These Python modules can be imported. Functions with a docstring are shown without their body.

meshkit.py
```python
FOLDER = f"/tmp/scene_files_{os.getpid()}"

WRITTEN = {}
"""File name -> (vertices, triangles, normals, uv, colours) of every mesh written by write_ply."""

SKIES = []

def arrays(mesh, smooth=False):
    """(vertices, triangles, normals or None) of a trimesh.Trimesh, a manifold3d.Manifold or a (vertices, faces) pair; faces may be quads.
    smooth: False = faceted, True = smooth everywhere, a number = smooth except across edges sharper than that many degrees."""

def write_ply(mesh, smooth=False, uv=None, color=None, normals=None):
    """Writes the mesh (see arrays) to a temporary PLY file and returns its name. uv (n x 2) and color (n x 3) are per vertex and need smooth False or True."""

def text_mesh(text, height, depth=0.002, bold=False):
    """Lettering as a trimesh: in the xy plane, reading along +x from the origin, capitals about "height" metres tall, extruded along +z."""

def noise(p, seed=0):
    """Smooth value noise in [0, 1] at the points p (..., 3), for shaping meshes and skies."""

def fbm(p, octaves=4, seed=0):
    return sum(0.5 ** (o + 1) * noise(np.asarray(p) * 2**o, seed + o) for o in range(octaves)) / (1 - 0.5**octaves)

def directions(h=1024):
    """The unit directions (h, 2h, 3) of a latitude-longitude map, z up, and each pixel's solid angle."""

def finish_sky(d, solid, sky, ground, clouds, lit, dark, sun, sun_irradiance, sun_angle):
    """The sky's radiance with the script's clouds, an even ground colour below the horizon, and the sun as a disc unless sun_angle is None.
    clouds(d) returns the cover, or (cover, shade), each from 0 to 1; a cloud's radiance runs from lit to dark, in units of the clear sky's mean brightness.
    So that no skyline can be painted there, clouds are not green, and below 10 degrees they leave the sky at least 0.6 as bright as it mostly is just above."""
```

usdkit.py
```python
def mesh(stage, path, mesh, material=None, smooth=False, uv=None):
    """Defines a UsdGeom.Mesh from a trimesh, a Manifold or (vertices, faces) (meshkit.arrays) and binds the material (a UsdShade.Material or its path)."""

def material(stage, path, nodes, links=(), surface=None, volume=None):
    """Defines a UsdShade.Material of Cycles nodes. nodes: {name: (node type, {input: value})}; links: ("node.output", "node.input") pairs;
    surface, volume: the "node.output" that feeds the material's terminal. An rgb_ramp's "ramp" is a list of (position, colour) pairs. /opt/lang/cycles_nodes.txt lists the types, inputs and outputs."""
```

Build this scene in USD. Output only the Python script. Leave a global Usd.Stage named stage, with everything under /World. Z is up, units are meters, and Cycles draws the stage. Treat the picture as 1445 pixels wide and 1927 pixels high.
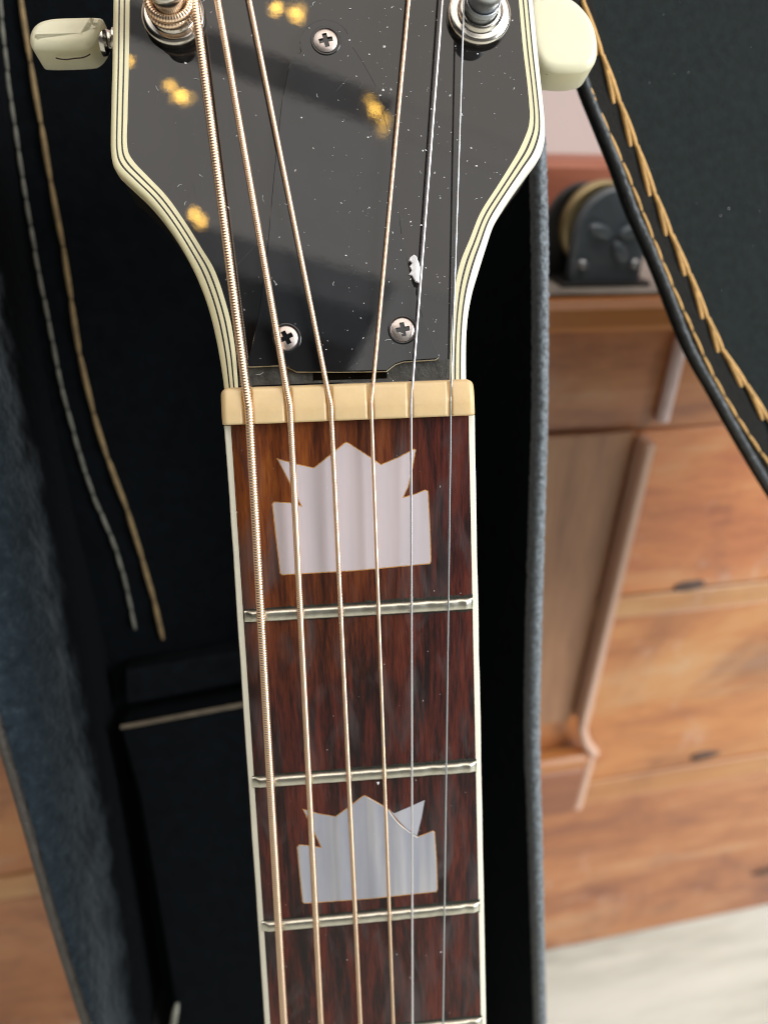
import math, random
import numpy as np, trimesh, usdkit, meshkit
from shapely.geometry import Polygon, Point, LineString
from shapely import affinity
from pxr import Usd, UsdGeom, UsdLux, UsdShade, Gf, Sdf, Vt

random.seed(7); rng = np.random.default_rng(7)
stage = Usd.Stage.CreateInMemory()
UsdGeom.SetStageUpAxis(stage, UsdGeom.Tokens.z); UsdGeom.SetStageMetersPerUnit(stage, 1.0)
UsdGeom.Xform.Define(stage, '/World'); UsdGeom.Scope.Define(stage, '/World/Looks')

# ------------------------------------------------------------------ frames
# guitar frame g (mm): x to the treble side, y towards the headstock, z off the fretboard; origin at the nut
F, CX, CY = 1547.0, 722.5, 963.5
M = np.array([[0.9958, -0.0321, 0.086], [-0.0517, -0.9703, 0.2364], [0.0758, -0.2398, -0.9678]])
U_, _, V_ = np.linalg.svd(M); M = U_ @ V_
T = np.array([-5.678, -16.047, 141.652])
def unit(v): v = np.asarray(v, float); return v / np.linalg.norm(v)
# world axes expressed in the lens frame (x right, y down, z forward)
WZ = -unit([-145, 2600, F]); WX = np.array([6848., -537, F]); WX = unit(WX - WZ * (WX @ WZ)); WY = np.cross(WZ, WX)
RW = np.stack([WX, WY, WZ])                       # lens -> world rotation
CHEST_DEPTH = 430.0
def lens_dir(px, py): return np.array([(px - CX) / F, (py - CY) / F, 1.0])
ref = RW @ (lens_dir(1240, 1450) * CHEST_DEPTH)
YC = ref[1]                                       # chest front plane y (mm, seen from the lens point)
def on_front(px, py, dy=0.0):                     # pixel -> point of the plane y = YC + dy, relative to the lens point
    d = RW @ lens_dir(px, py); return d * ((YC + dy) / d[1])
FLOOR = on_front(1237, 1748)[2]
def on_level(px, py, z): d = RW @ lens_dir(px, py); return d * (z / d[2])
CAM = np.array([0, 0, -FLOOR])                    # lens point in the world (mm), floor at z = 0
def W(p): return (np.asarray(p, float) + CAM) / 1000.0
GR = RW @ M; GT = RW @ T + CAM                    # g -> world (mm)
CG = -M.T @ T                                     # lens point in g
def gp(px, py, z=0.0):                            # pixel -> point of the plane z in g
    d = M.T @ lens_dir(px, py); return CG + d * ((z - CG[2]) / d[2])
AL = math.radians(15.0); HY, HZ = 5.6, -1.0       # the headstock leans back from the nut
HB = np.array([[1, 0, 0], [0, math.cos(AL), -math.sin(AL)], [0, math.sin(AL), math.cos(AL)]]).T   # columns: x, s, h
HO = np.array([0, HY, HZ])
def h2g(p): return np.asarray(p, float) @ HB.T + HO
def hp(px, py, h=0.0):                            # pixel -> (x, s) on the headstock plane at height h
    d = HB.T @ (M.T @ lens_dir(px, py)); o = HB.T @ (CG - HO)
    return (o + d * ((h - o[2]) / d[2]))

# ------------------------------------------------------------------ camera
cam = UsdGeom.Camera.Define(stage, '/World/camera')
def mat4(R, t):
    m = np.eye(4); m[:3, :3] = R; m[:3, 3] = t; return Gf.Matrix4d(*m.T.ravel().tolist())
cam.AddTransformOp().Set(mat4(RW @ np.diag([1, -1, -1]), CAM / 1000))
cam.CreateHorizontalApertureAttr(36.0); cam.CreateVerticalApertureAttr(36.0 * 1024 / 767)
cam.CreateFocalLengthAttr(36.0 * F / 1445); cam.CreateClippingRangeAttr(Gf.Vec2f(0.01, 50))
cam.CreateFStopAttr(16.0); cam.CreateFocusDistanceAttr(0.143); cam.CreateExposureAttr(0.0)

# ------------------------------------------------------------------ lamps
def look_rot(d):                                  # columns x, y, z with -z along d
    z = -unit(d); x = unit(np.cross([0, 0, 1], z)) if abs(z[2]) < .99 else np.array([1., 0, 0]); return np.stack([x, np.cross(z, x), z], 1)
def rect(name, pos, d, w, h, power, color):
    l = UsdLux.RectLight.Define(stage, '/World/' + name)
    l.AddTransformOp().Set(mat4(look_rot(d), pos)); l.CreateWidthAttr(w); l.CreateHeightAttr(h)
    l.CreateIntensityAttr(power); l.CreateColorAttr(Gf.Vec3f(*color)); return l
C0 = CAM / 1000
def panel(name, u0, u1, v0, v1, power, color):    # unseen ceiling panels, askew, split and dimmed to shape the headstock reflection
    a = np.array([.882, -.471, 0]); b = np.array([.471, .882, 0]); l = UsdLux.RectLight.Define(stage, '/World/' + name)
    l.AddTransformOp().Set(mat4(np.stack([a, b, [0, 0, 1]], 1), C0 + [0, 0, 1.75] + a * (u0 + u1) / 2 + b * (v0 + v1) / 2))
    l.CreateWidthAttr(u1 - u0); l.CreateHeightAttr(v1 - v0); l.CreateIntensityAttr(power); l.CreateColorAttr(Gf.Vec3f(*color))
panel('ceiling_light', -1.2, 1.9, -.755, .5, 2.5, (1, .93, .85))
panel('ceiling_light_middle', -1.2, 1.9, -1.27, -.835, 2.4, (1, .95, .89))
panel('reflection_panel_gap', -1.2, .418, -.834, -.756, .75, (1, .96, .92))
panel('ceiling_light_right', .42, 1.9, -.834, -.756, 2.4, (1, .94, .87))
panel('ceiling_light_rear', .64, 1.9, -2.0, -1.272, 2.1, (1, .98, .95))
panel('reflection_panel_dim', -1.2, .638, -1.40, -1.272, .9, (.95, .97, 1))
panel('reflection_panel_dimmer', -1.2, .638, -1.56, -1.402, .3, (.8, .92, 1))
rect('window_light', C0 + [1.15, -0.80, 0.50], (-1, 0.72, -0.38), 0.7, 0.9, 11.0, (0.88, 0.95, 1.0))
rect('chest_fill_light', C0 + [1.7, -0.9, 0.9], (-1, 0.75, -0.65), 0.8, 0.8, 12.0, (0.97, 0.97, 1.0))  # extra lamp added to brighten the chest, not a second window
rect('room_fill_light', C0 + [-0.3, -2.2, 0.2], (0.1, 1, 0.0), 3.0, 1.6, 0.12, (1, 0.93, 0.85))  # unseen dim fill added for bounce from the room
def mirror_dir(px, py):                           # where the lacquered face sends the line of sight
    d = RW @ lens_dir(px, py); n = GR @ HB[:, 2]; d = unit(d); return d - 2 * (d @ n) * n
spots = []
for px, py, sx, sy, k in ((318, 158, 9, 7, 4), (342, 180, 18, 10, 8), (522, 20, 10, 14, 5), (557, 28, 14, 12, 7), (704, 204, 10, 12, 6), (726, 230, 7, 18, 3), (366, 398, 6, 12, 4), (378, 422, 5, 10, 3), (243, 112, 5, 14, 4)):
    spots += [(px + random.gauss(0, .5) * sx, py + random.gauss(0, .5) * sy, random.uniform(.004, .0075)) for _ in range(k)]
for i, (px, py, r) in enumerate(spots):
    l = UsdLux.SphereLight.Define(stage, f'/World/warm_bulb_{i + 1:03d}')
    p = hp(px, py); p = (GR @ h2g(p) + GT) / 1000 + mirror_dir(px, py) * 1.75
    l.AddTranslateOp().Set(Gf.Vec3d(*p.tolist())); l.CreateRadiusAttr(r); l.CreateIntensityAttr(30.0); l.CreateColorAttr(Gf.Vec3f(1, .56, .09))

# ------------------------------------------------------------------ materials
MATS = {}
def material(name, nodes, links, surface='p.BSDF', **k):
    MATS[name] = usdkit.material(stage, '/World/Looks/' + name, nodes, links, surface=surface, **k); return MATS[name]
def plain(name, color, rough=.5, var=.12, scale=150, bump=0.0, bscale=900, **p):
    n = {'tc': ('texture_coordinate', {}), 'n': ('noise_texture', {'scale': float(scale), 'detail': 5.0, 'roughness': .6}),
         'r': ('rgb_ramp', {'ramp': [(.25, tuple(c * (1 - var) for c in color)), (.75, tuple(min(1, c * (1 + var)) for c in color))]}),
         'p': ('principled_bsdf', {'roughness': float(rough), **p})}
    L = [('tc.object', 'n.vector'), ('n.fac', 'r.fac'), ('r.color', 'p.base_color')]
    if bump:
        n['n2'] = ('noise_texture', {'scale': float(bscale), 'detail': 4.0}); n['b'] = ('bump', {'strength': float(bump), 'distance': .0004})
        L += [('tc.object', 'n2.vector'), ('n2.fac', 'b.height'), ('b.normal', 'p.normal')]
    return material(name, n, L)
def wood(name, stops, scale, stretch, rough=.35, rot=(0, 0, 0), bump=.15, fine=4.0, patch=0.0, **p):
    s = tuple(float(scale) / v for v in stretch); s2 = tuple(fine * v for v in s)
    n = {'tc': ('texture_coordinate', {}), 'm': ('mapping', {'scale': s, 'rotation': rot}), 'm2': ('mapping', {'scale': s2, 'rotation': rot}),
         'n': ('noise_texture', {'scale': 1.0, 'detail': 5.0, 'roughness': .62, 'distortion': .6}), 'n2': ('noise_texture', {'scale': 1.0, 'detail': 6.0, 'roughness': .7}),
         'mx': ('math', {'math_type': 'multiply_add', 'value2': .38}), 'mx2': ('math', {'math_type': 'multiply', 'value2': .62}),
         'r': ('rgb_ramp', {'ramp': stops}), 'b': ('bump', {'strength': float(bump), 'distance': .0003}), 'p': ('principled_bsdf', {'roughness': float(rough), **p})}
    L = [('tc.object', 'm.vector'), ('tc.object', 'm2.vector'), ('m.vector', 'n.vector'), ('m2.vector', 'n2.vector'), ('n.fac', 'mx2.value1'),
         ('n2.fac', 'mx.value1'), ('mx2.value', 'mx.value3'), ('mx.value', 'r.fac'), ('r.color', 'p.base_color'), ('n2.fac', 'b.height'), ('b.normal', 'p.normal')]
    if patch:                                     # worn and stained areas
        n['pn'] = ('noise_texture', {'scale': 16.0, 'detail': 5.0, 'roughness': .6, 'distortion': .7}); n['pr'] = ('rgb_ramp', {'ramp': [(.34, (.52, .44, .48)), (.46, (.88, .82, .80)), (.55, (1, .96, .88)), (.68, (1.0, 1.0, 1.0))]}); n['pm'] = ('mix', {'mix_type': 'multiply', 'fac': float(patch)})
        n['wn'] = ('noise_texture', {'scale': 38.0, 'detail': 6.0, 'roughness': .7}); n['wr'] = ('rgb_ramp', {'ramp': [(.60, (0, 0, 0)), (.74, (.45, .45, .45))]}); n['wm'] = ('mix', {'color2': (.58, .44, .37)})
        L = [l for l in L if l[1] != 'p.base_color'] + [('tc.object', 'pn.vector'), ('pn.fac', 'pr.fac'), ('r.color', 'pm.color1'), ('pr.color', 'pm.color2'), ('tc.object', 'wn.vector'), ('wn.fac', 'wr.fac'), ('wr.color', 'wm.fac'), ('pm.color', 'wm.color1'), ('wm.color', 'p.base_color')]
    return material(name, n, L)

plain('black_lacquer', (.010, .009, .009), .02, .25, 60, .007, 420, specular_ior_level=.5)
plain('black_cover', (.011, .011, .012), .03, .3, 90, .008, 420, specular_ior_level=.47)
plain('black_ply', (.012, .012, .012), .25)
plain('cream_binding', (.74, .66, .42), .32, .10, 60, .04, 900, subsurface_weight=.1, subsurface_scale=.0008)
plain('pale_binding', (.80, .77, .64), .30, .06, 60, .04, 900)
plain('cover_edge', (.72, .62, .42), .5)
plain('bone', (.63, .445, .235), .45, .07, 220, .05, 1500, subsurface_weight=.25, subsurface_scale=.0012, subsurface_radius=(1, .6, .3))
plain('button_plastic', (.72, .68, .48), .34, .06, 90, .02, 700, subsurface_weight=.2, subsurface_scale=.002, subsurface_radius=(1, .8, .5))
plain('crack_dark', (.05, .02, .02), .7)
plain('nickel', (.62, .58, .52), .22, .16, 500, .02, 900, metallic=1.0)
plain('fret_nickel', (.56, .54, .46), .36, .14, 700, .03, 2500, metallic=1.0)
plain('screw_metal', (.52, .46, .43), .38, .2, 900, .06, 2500, metallic=1.0)
plain('hole_shade', (.004, .003, .002), .9, specular_ior_level=0.0)  # near-black colour put in for the shade inside slots
plain('dirty_lacquer', (.028, .026, .02), .6, .6, 700, .5, 1200)
plain('bronze', (.90, .66, .47), .33, .06, 300, metallic=1.0)
plain('steel', (.72, .71, .74), .42, .03, 900, metallic=1.0)
plain('thin_steel', (.48, .50, .52), .42, .03, 900, metallic=1.0)
plain('grime', (.014, .016, .010), .85, .5, 1500)
plain('mahogany', (.035, .015, .008), .4); plain('black_side', (.008, .008, .008), .3)
plain('scratch', (.09, .09, .09), .5)
plain('lint', (.75, .75, .75), .9)
plain('white_scrap', (.82, .82, .84), .7, .05, 500)
# rosewood: orange brown by the nut, darker down the neck, dark and pale streaks along the grain
def rosewood():
    rot = (0, 0, .06)
    n = {'tc': ('texture_coordinate', {}), 'm': ('mapping', {'scale': (300, 30, 300), 'rotation': rot}), 'm2': ('mapping', {'scale': (1900, 150, 1900), 'rotation': (0, 0, .10)}), 'm3': ('mapping', {'scale': (190, 55, 190), 'rotation': (0, 0, .3)}),
         'n': ('noise_texture', {'scale': 1.0, 'detail': 4.0, 'roughness': .6, 'distortion': .8}), 'n2': ('noise_texture', {'scale': 1.0, 'detail': 6.0, 'roughness': .75}), 'n3': ('noise_texture', {'scale': 1.0, 'detail': 3.0, 'distortion': 1.0}),
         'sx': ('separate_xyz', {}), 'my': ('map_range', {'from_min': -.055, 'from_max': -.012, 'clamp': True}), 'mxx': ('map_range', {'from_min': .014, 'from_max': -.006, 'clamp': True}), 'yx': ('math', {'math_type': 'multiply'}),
         'yx2': ('math', {'math_type': 'multiply', 'value2': .85}),
         'a': ('math', {'math_type': 'multiply', 'value2': .54}), 'b2': ('math', {'math_type': 'multiply_add', 'value2': .46}),
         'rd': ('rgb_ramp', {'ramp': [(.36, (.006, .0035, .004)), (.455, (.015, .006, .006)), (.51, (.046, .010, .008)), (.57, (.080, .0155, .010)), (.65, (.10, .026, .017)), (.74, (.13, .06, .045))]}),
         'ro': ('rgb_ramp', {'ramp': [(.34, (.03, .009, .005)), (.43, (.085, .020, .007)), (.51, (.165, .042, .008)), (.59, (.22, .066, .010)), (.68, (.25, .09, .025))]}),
         'mc': ('mix', {}), 'rg': ('rgb_ramp', {'ramp': [(.52, (0, 0, 0)), (.72, (.55, .55, .55))]}), 'mg': ('mix', {'color2': (.075, .062, .062)}),
         'b': ('bump', {'strength': .25, 'distance': .0003}), 'p': ('principled_bsdf', {'roughness': .36, 'specular_ior_level': .3})}
    L = [('tc.object', 'm.vector'), ('tc.object', 'm2.vector'), ('tc.object', 'm3.vector'), ('m.vector', 'n.vector'), ('m2.vector', 'n2.vector'), ('m3.vector', 'n3.vector'), ('tc.object', 'sx.vector'),
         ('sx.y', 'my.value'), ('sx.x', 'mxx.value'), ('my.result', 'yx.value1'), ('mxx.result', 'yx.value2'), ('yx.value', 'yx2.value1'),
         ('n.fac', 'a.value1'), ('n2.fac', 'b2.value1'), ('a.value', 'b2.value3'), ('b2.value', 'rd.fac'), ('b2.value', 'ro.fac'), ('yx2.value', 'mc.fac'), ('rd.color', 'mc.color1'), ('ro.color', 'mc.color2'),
         ('n3.fac', 'rg.fac'), ('rg.color', 'mg.fac'), ('mc.color', 'mg.color1'), ('mg.color', 'p.base_color'), ('n2.fac', 'b.height'), ('b.normal', 'p.normal')]
    material('rosewood', n, L)
rosewood()
def pearl(name, c1, c2, c3):
    n = {'tc': ('texture_coordinate', {}), 'm': ('mapping', {'scale': (190, 26, 190), 'rotation': (0, 0, .05)}), 'n': ('noise_texture', {'scale': 1.0, 'detail': 3.0}),
         'm2': ('mapping', {'scale': (800, 12, 800)}), 'n2': ('noise_texture', {'scale': 1.0, 'detail': 2.0}), 'ad': ('math', {'math_type': 'multiply_add', 'value2': .22}), 'sc': ('math', {'math_type': 'multiply', 'value2': .78}),
         'r': ('rgb_ramp', {'ramp': [(.34, c1), (.5, c2), (.64, c3)]}), 'p': ('principled_bsdf', {'roughness': .25, 'coat_weight': .4})}
    material(name, n, [('tc.object', 'm.vector'), ('m.vector', 'n.vector'), ('tc.object', 'm2.vector'), ('m2.vector', 'n2.vector'), ('n.fac', 'sc.value1'), ('n2.fac', 'ad.value1'), ('sc.value', 'ad.value3'), ('ad.value', 'r.fac'), ('r.color', 'p.base_color')])
pearl('pearl_pink', (.45, .405, .425), (.50, .44, .465), (.54, .47, .48))
pearl('pearl_blue', (.25, .26, .305), (.30, .31, .355), (.40, .39, .40))
pearl('pearl_pale', (.33, .34, .385), (.37, .375, .42), (.42, .41, .43))
plain('glue_line', (.40, .20, .055), .6, .6, 1500)
# case
def plush(name, c, sheen, sc=900, bump=.5):
    plain(name, c, .95, .55, 260, bump, sc, sheen_weight=sheen, sheen_roughness=.45, sheen_tint=(.75, .88, 1.0), specular_ior_level=.1)
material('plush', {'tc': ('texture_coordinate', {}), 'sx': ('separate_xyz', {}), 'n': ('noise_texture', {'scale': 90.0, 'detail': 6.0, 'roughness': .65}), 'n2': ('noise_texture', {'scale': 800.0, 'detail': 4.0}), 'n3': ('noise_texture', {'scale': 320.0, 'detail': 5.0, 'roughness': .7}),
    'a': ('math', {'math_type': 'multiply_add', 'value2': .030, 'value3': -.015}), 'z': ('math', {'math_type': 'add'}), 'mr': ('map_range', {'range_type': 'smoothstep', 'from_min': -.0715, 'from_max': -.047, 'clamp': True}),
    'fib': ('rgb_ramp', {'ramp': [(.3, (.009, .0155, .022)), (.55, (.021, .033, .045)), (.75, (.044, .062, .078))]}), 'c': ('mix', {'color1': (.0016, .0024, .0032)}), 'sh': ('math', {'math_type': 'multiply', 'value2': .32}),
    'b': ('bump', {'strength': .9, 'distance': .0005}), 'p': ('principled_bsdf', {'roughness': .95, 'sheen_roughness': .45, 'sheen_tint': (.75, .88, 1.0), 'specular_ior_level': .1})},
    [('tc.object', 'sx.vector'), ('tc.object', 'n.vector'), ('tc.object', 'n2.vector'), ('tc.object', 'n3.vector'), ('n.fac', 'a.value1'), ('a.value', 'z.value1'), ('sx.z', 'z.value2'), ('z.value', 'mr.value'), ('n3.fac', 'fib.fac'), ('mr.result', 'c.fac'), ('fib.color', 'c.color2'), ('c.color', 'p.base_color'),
     ('mr.result', 'sh.value1'), ('sh.value', 'p.sheen_weight'), ('n2.fac', 'b.height'), ('b.normal', 'p.normal')])   # light on the roll and shade below it painted in by height
plain('plush_lid', (.0145, .0185, .0185), .9, .22, 500, .3, 1500, specular_ior_level=.1); plain('plush_rim', (.105, .125, .14), .5, .8, 900, .9, 1400, sheen_weight=.25, specular_ior_level=.6)
plush('plush_floor', (.0016, .0027, .0038), .0); plush('plush_dark', (.0028, .0062, .0075), .0); plush('plush_box', (.0028, .0040, .0052), .0)
plain('rim_vinyl', (.055, .047, .04), .6, .3, 300, .6, 900)
plain('leather', (.010, .0095, .008), .75, .3, 400, .5, 1500, specular_ior_level=.15)
plain('lid_piping', (.03, .034, .036), .4, .3, 500, .8, 1200)
plain('case_shell', (.015, .014, .014), .5, .3, 300, .5, 900)
plain('gold_thread', (.55, .32, .11), .7, .25, 600, .5, 2500)
plain('tan_thread', (.20, .135, .06), .8, .4, 300, .4, 2000); plain('grey_thread', (.13, .125, .10), .8, .45, 300, .4, 2000)
plain('tan_strip', (.10, .078, .052), .8, .4, 300)
plain('pale_tab', (.20, .20, .16), .8, .3, 300)
# room
wood('plank_a', [(.35, (.36, .11, .045)), (.44, (.46, .15, .05)), (.51, (.55, .20, .065)), (.58, (.56, .25, .10)), (.66, (.57, .31, .17))], 38, (5, 1, 1), .42, fine=5.0, patch=.9, coat_weight=.15)
wood('plank_b', [(.35, (.37, .13, .045)), (.44, (.46, .175, .055)), (.51, (.53, .22, .07)), (.58, (.55, .27, .105)), (.66, (.57, .33, .17))], 34, (5, 1, 1), .42, fine=5.0, patch=.9, coat_weight=.15)
wood('plank_c', [(.35, (.27, .10, .045)), (.44, (.36, .135, .055)), (.5, (.43, .17, .065)), (.56, (.47, .20, .08)), (.64, (.50, .26, .13))], 40, (5, 1, 1), .42, fine=5.0, patch=.9, coat_weight=.15)
wood('plank_edge', [(.35, (.40, .165, .06)), (.48, (.49, .23, .085)), (.60, (.55, .31, .14))], 24, (8, 1, 1), .42, patch=.6)
wood('plank_orange', [(.3, (.34, .12, .03)), (.5, (.42, .16, .045)), (.7, (.50, .22, .07))], 24, (8, 1, 1), .35)
wood('plank_upright', [(.36, (.22, .10, .055)), (.46, (.34, .165, .085)), (.54, (.42, .215, .11)), (.64, (.47, .27, .15))], 24, (1, 1, 6), .45)
wood('highlight_wood', [(.36, (.58, .33, .22)), (.6, (.68, .44, .33))], 30, (1, 1, 8), .3)
wood('plank_foot', [(.36, (.22, .08, .04)), (.5, (.32, .115, .05)), (.62, (.38, .15, .075))], 24, (6, 1, 1), .4)
wood('red_board', [(.36, (.15, .04, .022)), (.5, (.27, .08, .042)), (.6, (.36, .12, .065))], 20, (8, 1, 1), .4)
plain('highlight_pale', (.72, .56, .54), .4); plain('knot', (.085, .045, .03), .6, .4, 200); plain('ledge_grey', (.30, .27, .24), .6, .4, 60)
wood('floor_wood', [(.38, (.45, .46, .40)), (.47, (.58, .59, .52)), (.54, (.66, .67, .60)), (.62, (.72, .72, .66))], 22, (9, 1, 1), .45, rot=(0, 0, .05), bump=.05)
plain('wall_paint', (.55, .44, .40), .8, .04, 5)
plain('brass', (.40, .32, .17), .42, .25, 60, metallic=.8); plain('fitting_black', (.12, .145, .17), .36, .25, 90, .2, 400, metallic=.2); plain('rivet', (.45, .47, .5), .3, metallic=1.0)
plain('fitting_dark', (.012, .012, .012), .5)

# ------------------------------------------------------------------ prim helpers
USED = {}
def numbered(parent, name):
    k = (parent, name); n = USED.get(k, 0); USED[k] = n + 1; return name if n == 0 else f'{name}_{n:03d}'
def tag(prim, label=None, cat=None, group=None, kind=None):
    p = prim.GetPrim() if hasattr(prim, 'GetPrim') else prim
    for k, v in (('label', label), ('category', cat), ('group', group), ('kind', kind)):
        if v: p.SetCustomDataByKey(k, v)
    return p
def thing(name, label, cat, R=np.eye(3), t=(0, 0, 0), group=None, parent='/World'):
    x = UsdGeom.Xform.Define(stage, f'{parent}/{numbered(parent, name)}')
    x.AddTransformOp().Set(mat4(R, t)); tag(x, label, cat, group); return str(x.GetPath())
def obj(name, mesh, mat, parent='/World', smooth=False, scale=.001, **k):
    v, f = (mesh.vertices, mesh.faces) if hasattr(mesh, 'vertices') else mesh
    m = trimesh.Trimesh(np.asarray(v, float) * scale, np.asarray(f, int), process=False)
    x = usdkit.mesh(stage, f'{parent}/{numbered(parent, name)}', m, MATS[mat], smooth=smooth)
    tag(x, **k); return str(x.GetPath())

# ------------------------------------------------------------------ mesh helpers (mm)
def cat(*ms): return trimesh.util.concatenate(list(ms))
def grid_faces(n, m, wrap=False):
    f = []
    i, j = np.meshgrid(np.arange(n - 1), np.arange(m if wrap else m - 1), indexing='ij'); i, j = i.ravel(), j.ravel(); j2 = (j + 1) % m
    a, b, c, d = i * m + j, i * m + j2, (i + 1) * m + j2, (i + 1) * m + j
    return np.vstack([np.c_[a, b, c], np.c_[a, c, d]])
def loft(rows, wrap=False, flip=False):
    rows = np.asarray(rows, float); n, m = rows.shape[:2]; f = grid_faces(n, m, wrap)
    return trimesh.Trimesh(rows.reshape(-1, 3), f[:, ::-1] if flip else f, process=False)
def tube(path, r, sides=10, caps=True, ref=(0, 0, 1.0)):
    p = np.asarray(path, float); n = len(p); r = np.broadcast_to(r, n)
    t = np.gradient(p, axis=0); t /= np.linalg.norm(t, axis=1, keepdims=True)
    a = np.cross(t, ref); bad = np.linalg.norm(a, axis=1) < 1e-6; a[bad] = np.cross(t[bad], [1, 0, 0]); a /= np.linalg.norm(a, axis=1, keepdims=True); b = np.cross(t, a)
    th = np.linspace(0, 2 * np.pi, sides, endpoint=False)
    rows = p[:, None] + r[:, None, None] * (np.cos(th)[None, :, None] * a[:, None] + np.sin(th)[None, :, None] * b[:, None])
    m = loft(rows, True)
    if caps:
        v = np.vstack([m.vertices, p[0], p[-1]]); k = len(m.vertices); j = np.arange(sides); j2 = (j + 1) % sides
        m = trimesh.Trimesh(v, np.vstack([m.faces, np.c_[j2, j, np.full(sides, k)], np.c_[(n - 1) * sides + j, (n - 1) * sides + j2, np.full(sides, k + 1)]]), process=False)
    return m
def offset_poly(p, d):                            # move a ccw outline inwards by d, vertex for vertex
    p = np.asarray(p, float); e1 = p - np.roll(p, 1, 0); e2 = np.roll(p, -1, 0) - p
    n1 = np.c_[-e1[:, 1], e1[:, 0]]; n2 = np.c_[-e2[:, 1], e2[:, 0]]
    n1 /= np.linalg.norm(n1, axis=1, keepdims=True); n2 /= np.linalg.norm(n2, axis=1, keepdims=True)
    b = n1 + n2; b /= np.maximum((b * n1).sum(1, keepdims=True), .45) * 1.0
    L = np.linalg.norm(b, axis=1, keepdims=True); b = b * np.minimum(1, 2.2 / np.maximum(L, 1e-9))
    return p + b * d
def ccw(p):
    p = np.asarray(p, float)[:, :2]; return p if Polygon(p).exterior.is_ccw else p[::-1]
def slab(p, z0, z1, bev=0.0, steps=1):            # outline extruded from z0 to z1, its top edge rounded by bev
    p = ccw(p); rings = [(p, z0)]
    if bev:
        for k in range(steps + 1):
            a = math.pi / 2 * k / steps; rings.append((offset_poly(p, bev * (1 - math.cos(a))), z1 - bev + bev * math.sin(a)))
        if steps > 2: rings.append((offset_poly(p, bev * 1.5), z1))
    else: rings.append((p, z1))
    rows = np.array([np.c_[q, np.full(len(q), z)] for q, z in rings]); side = loft(rows, True)
    def cap(q, z, up):
        v, f = trimesh.creation.triangulate_polygon(Polygon(q), engine='earcut')
        m = trimesh.Trimesh(np.c_[v, np.full(len(v), z)], f, process=False)
        if (m.face_normals[:, 2].sum() > 0) != up: m.invert()
        return m
    return cat(side, cap(rings[-1][0], rings[-1][1], True), cap(p, z0, False))
def block(x0, x1, y0, y1, z0, z1, b=1.0):         # box with chamfered edges, 44 triangles
    c = np.array([(x0 + x1) / 2, (y0 + y1) / 2, (z0 + z1) / 2]); h = np.array([x1 - x0, y1 - y0, z1 - z0]) / 2; b = min(b, *(h * .45))
    pts = [c + np.array([sx, sy, sz]) * (h - b * np.array(k)) for sx in (-1, 1) for sy in (-1, 1) for sz in (-1, 1) for k in ((0, 1, 1), (1, 0, 1), (1, 1, 0))]
    return trimesh.convex.convex_hull(np.array(pts))
def spline(pts, n):
    from scipy.interpolate import PchipInterpolator
    p = np.asarray(pts, float); s = np.r_[0, np.cumsum(np.linalg.norm(np.diff(p, axis=0), axis=1))]
    return PchipInterpolator(s, p)(np.linspace(0, s[-1], n))
def lathe(prof, n=40):                            # (r, z) profile about z
    th = np.linspace(0, 2 * np.pi, n, endpoint=False); prof = np.asarray(prof, float)
    return loft(np.stack([prof[:, :1] * np.cos(th), prof[:, :1] * np.sin(th), np.repeat(prof[:, 1:], n, 1)], -1), True)
def H(m):                                         # a mesh in headstock coordinates -> guitar coordinates
    return trimesh.Trimesh(h2g(m.vertices), m.faces, process=False)
def hpoly(px, h=0.0): return np.array([hp(a, b, h)[:2] for a, b in px])
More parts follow.
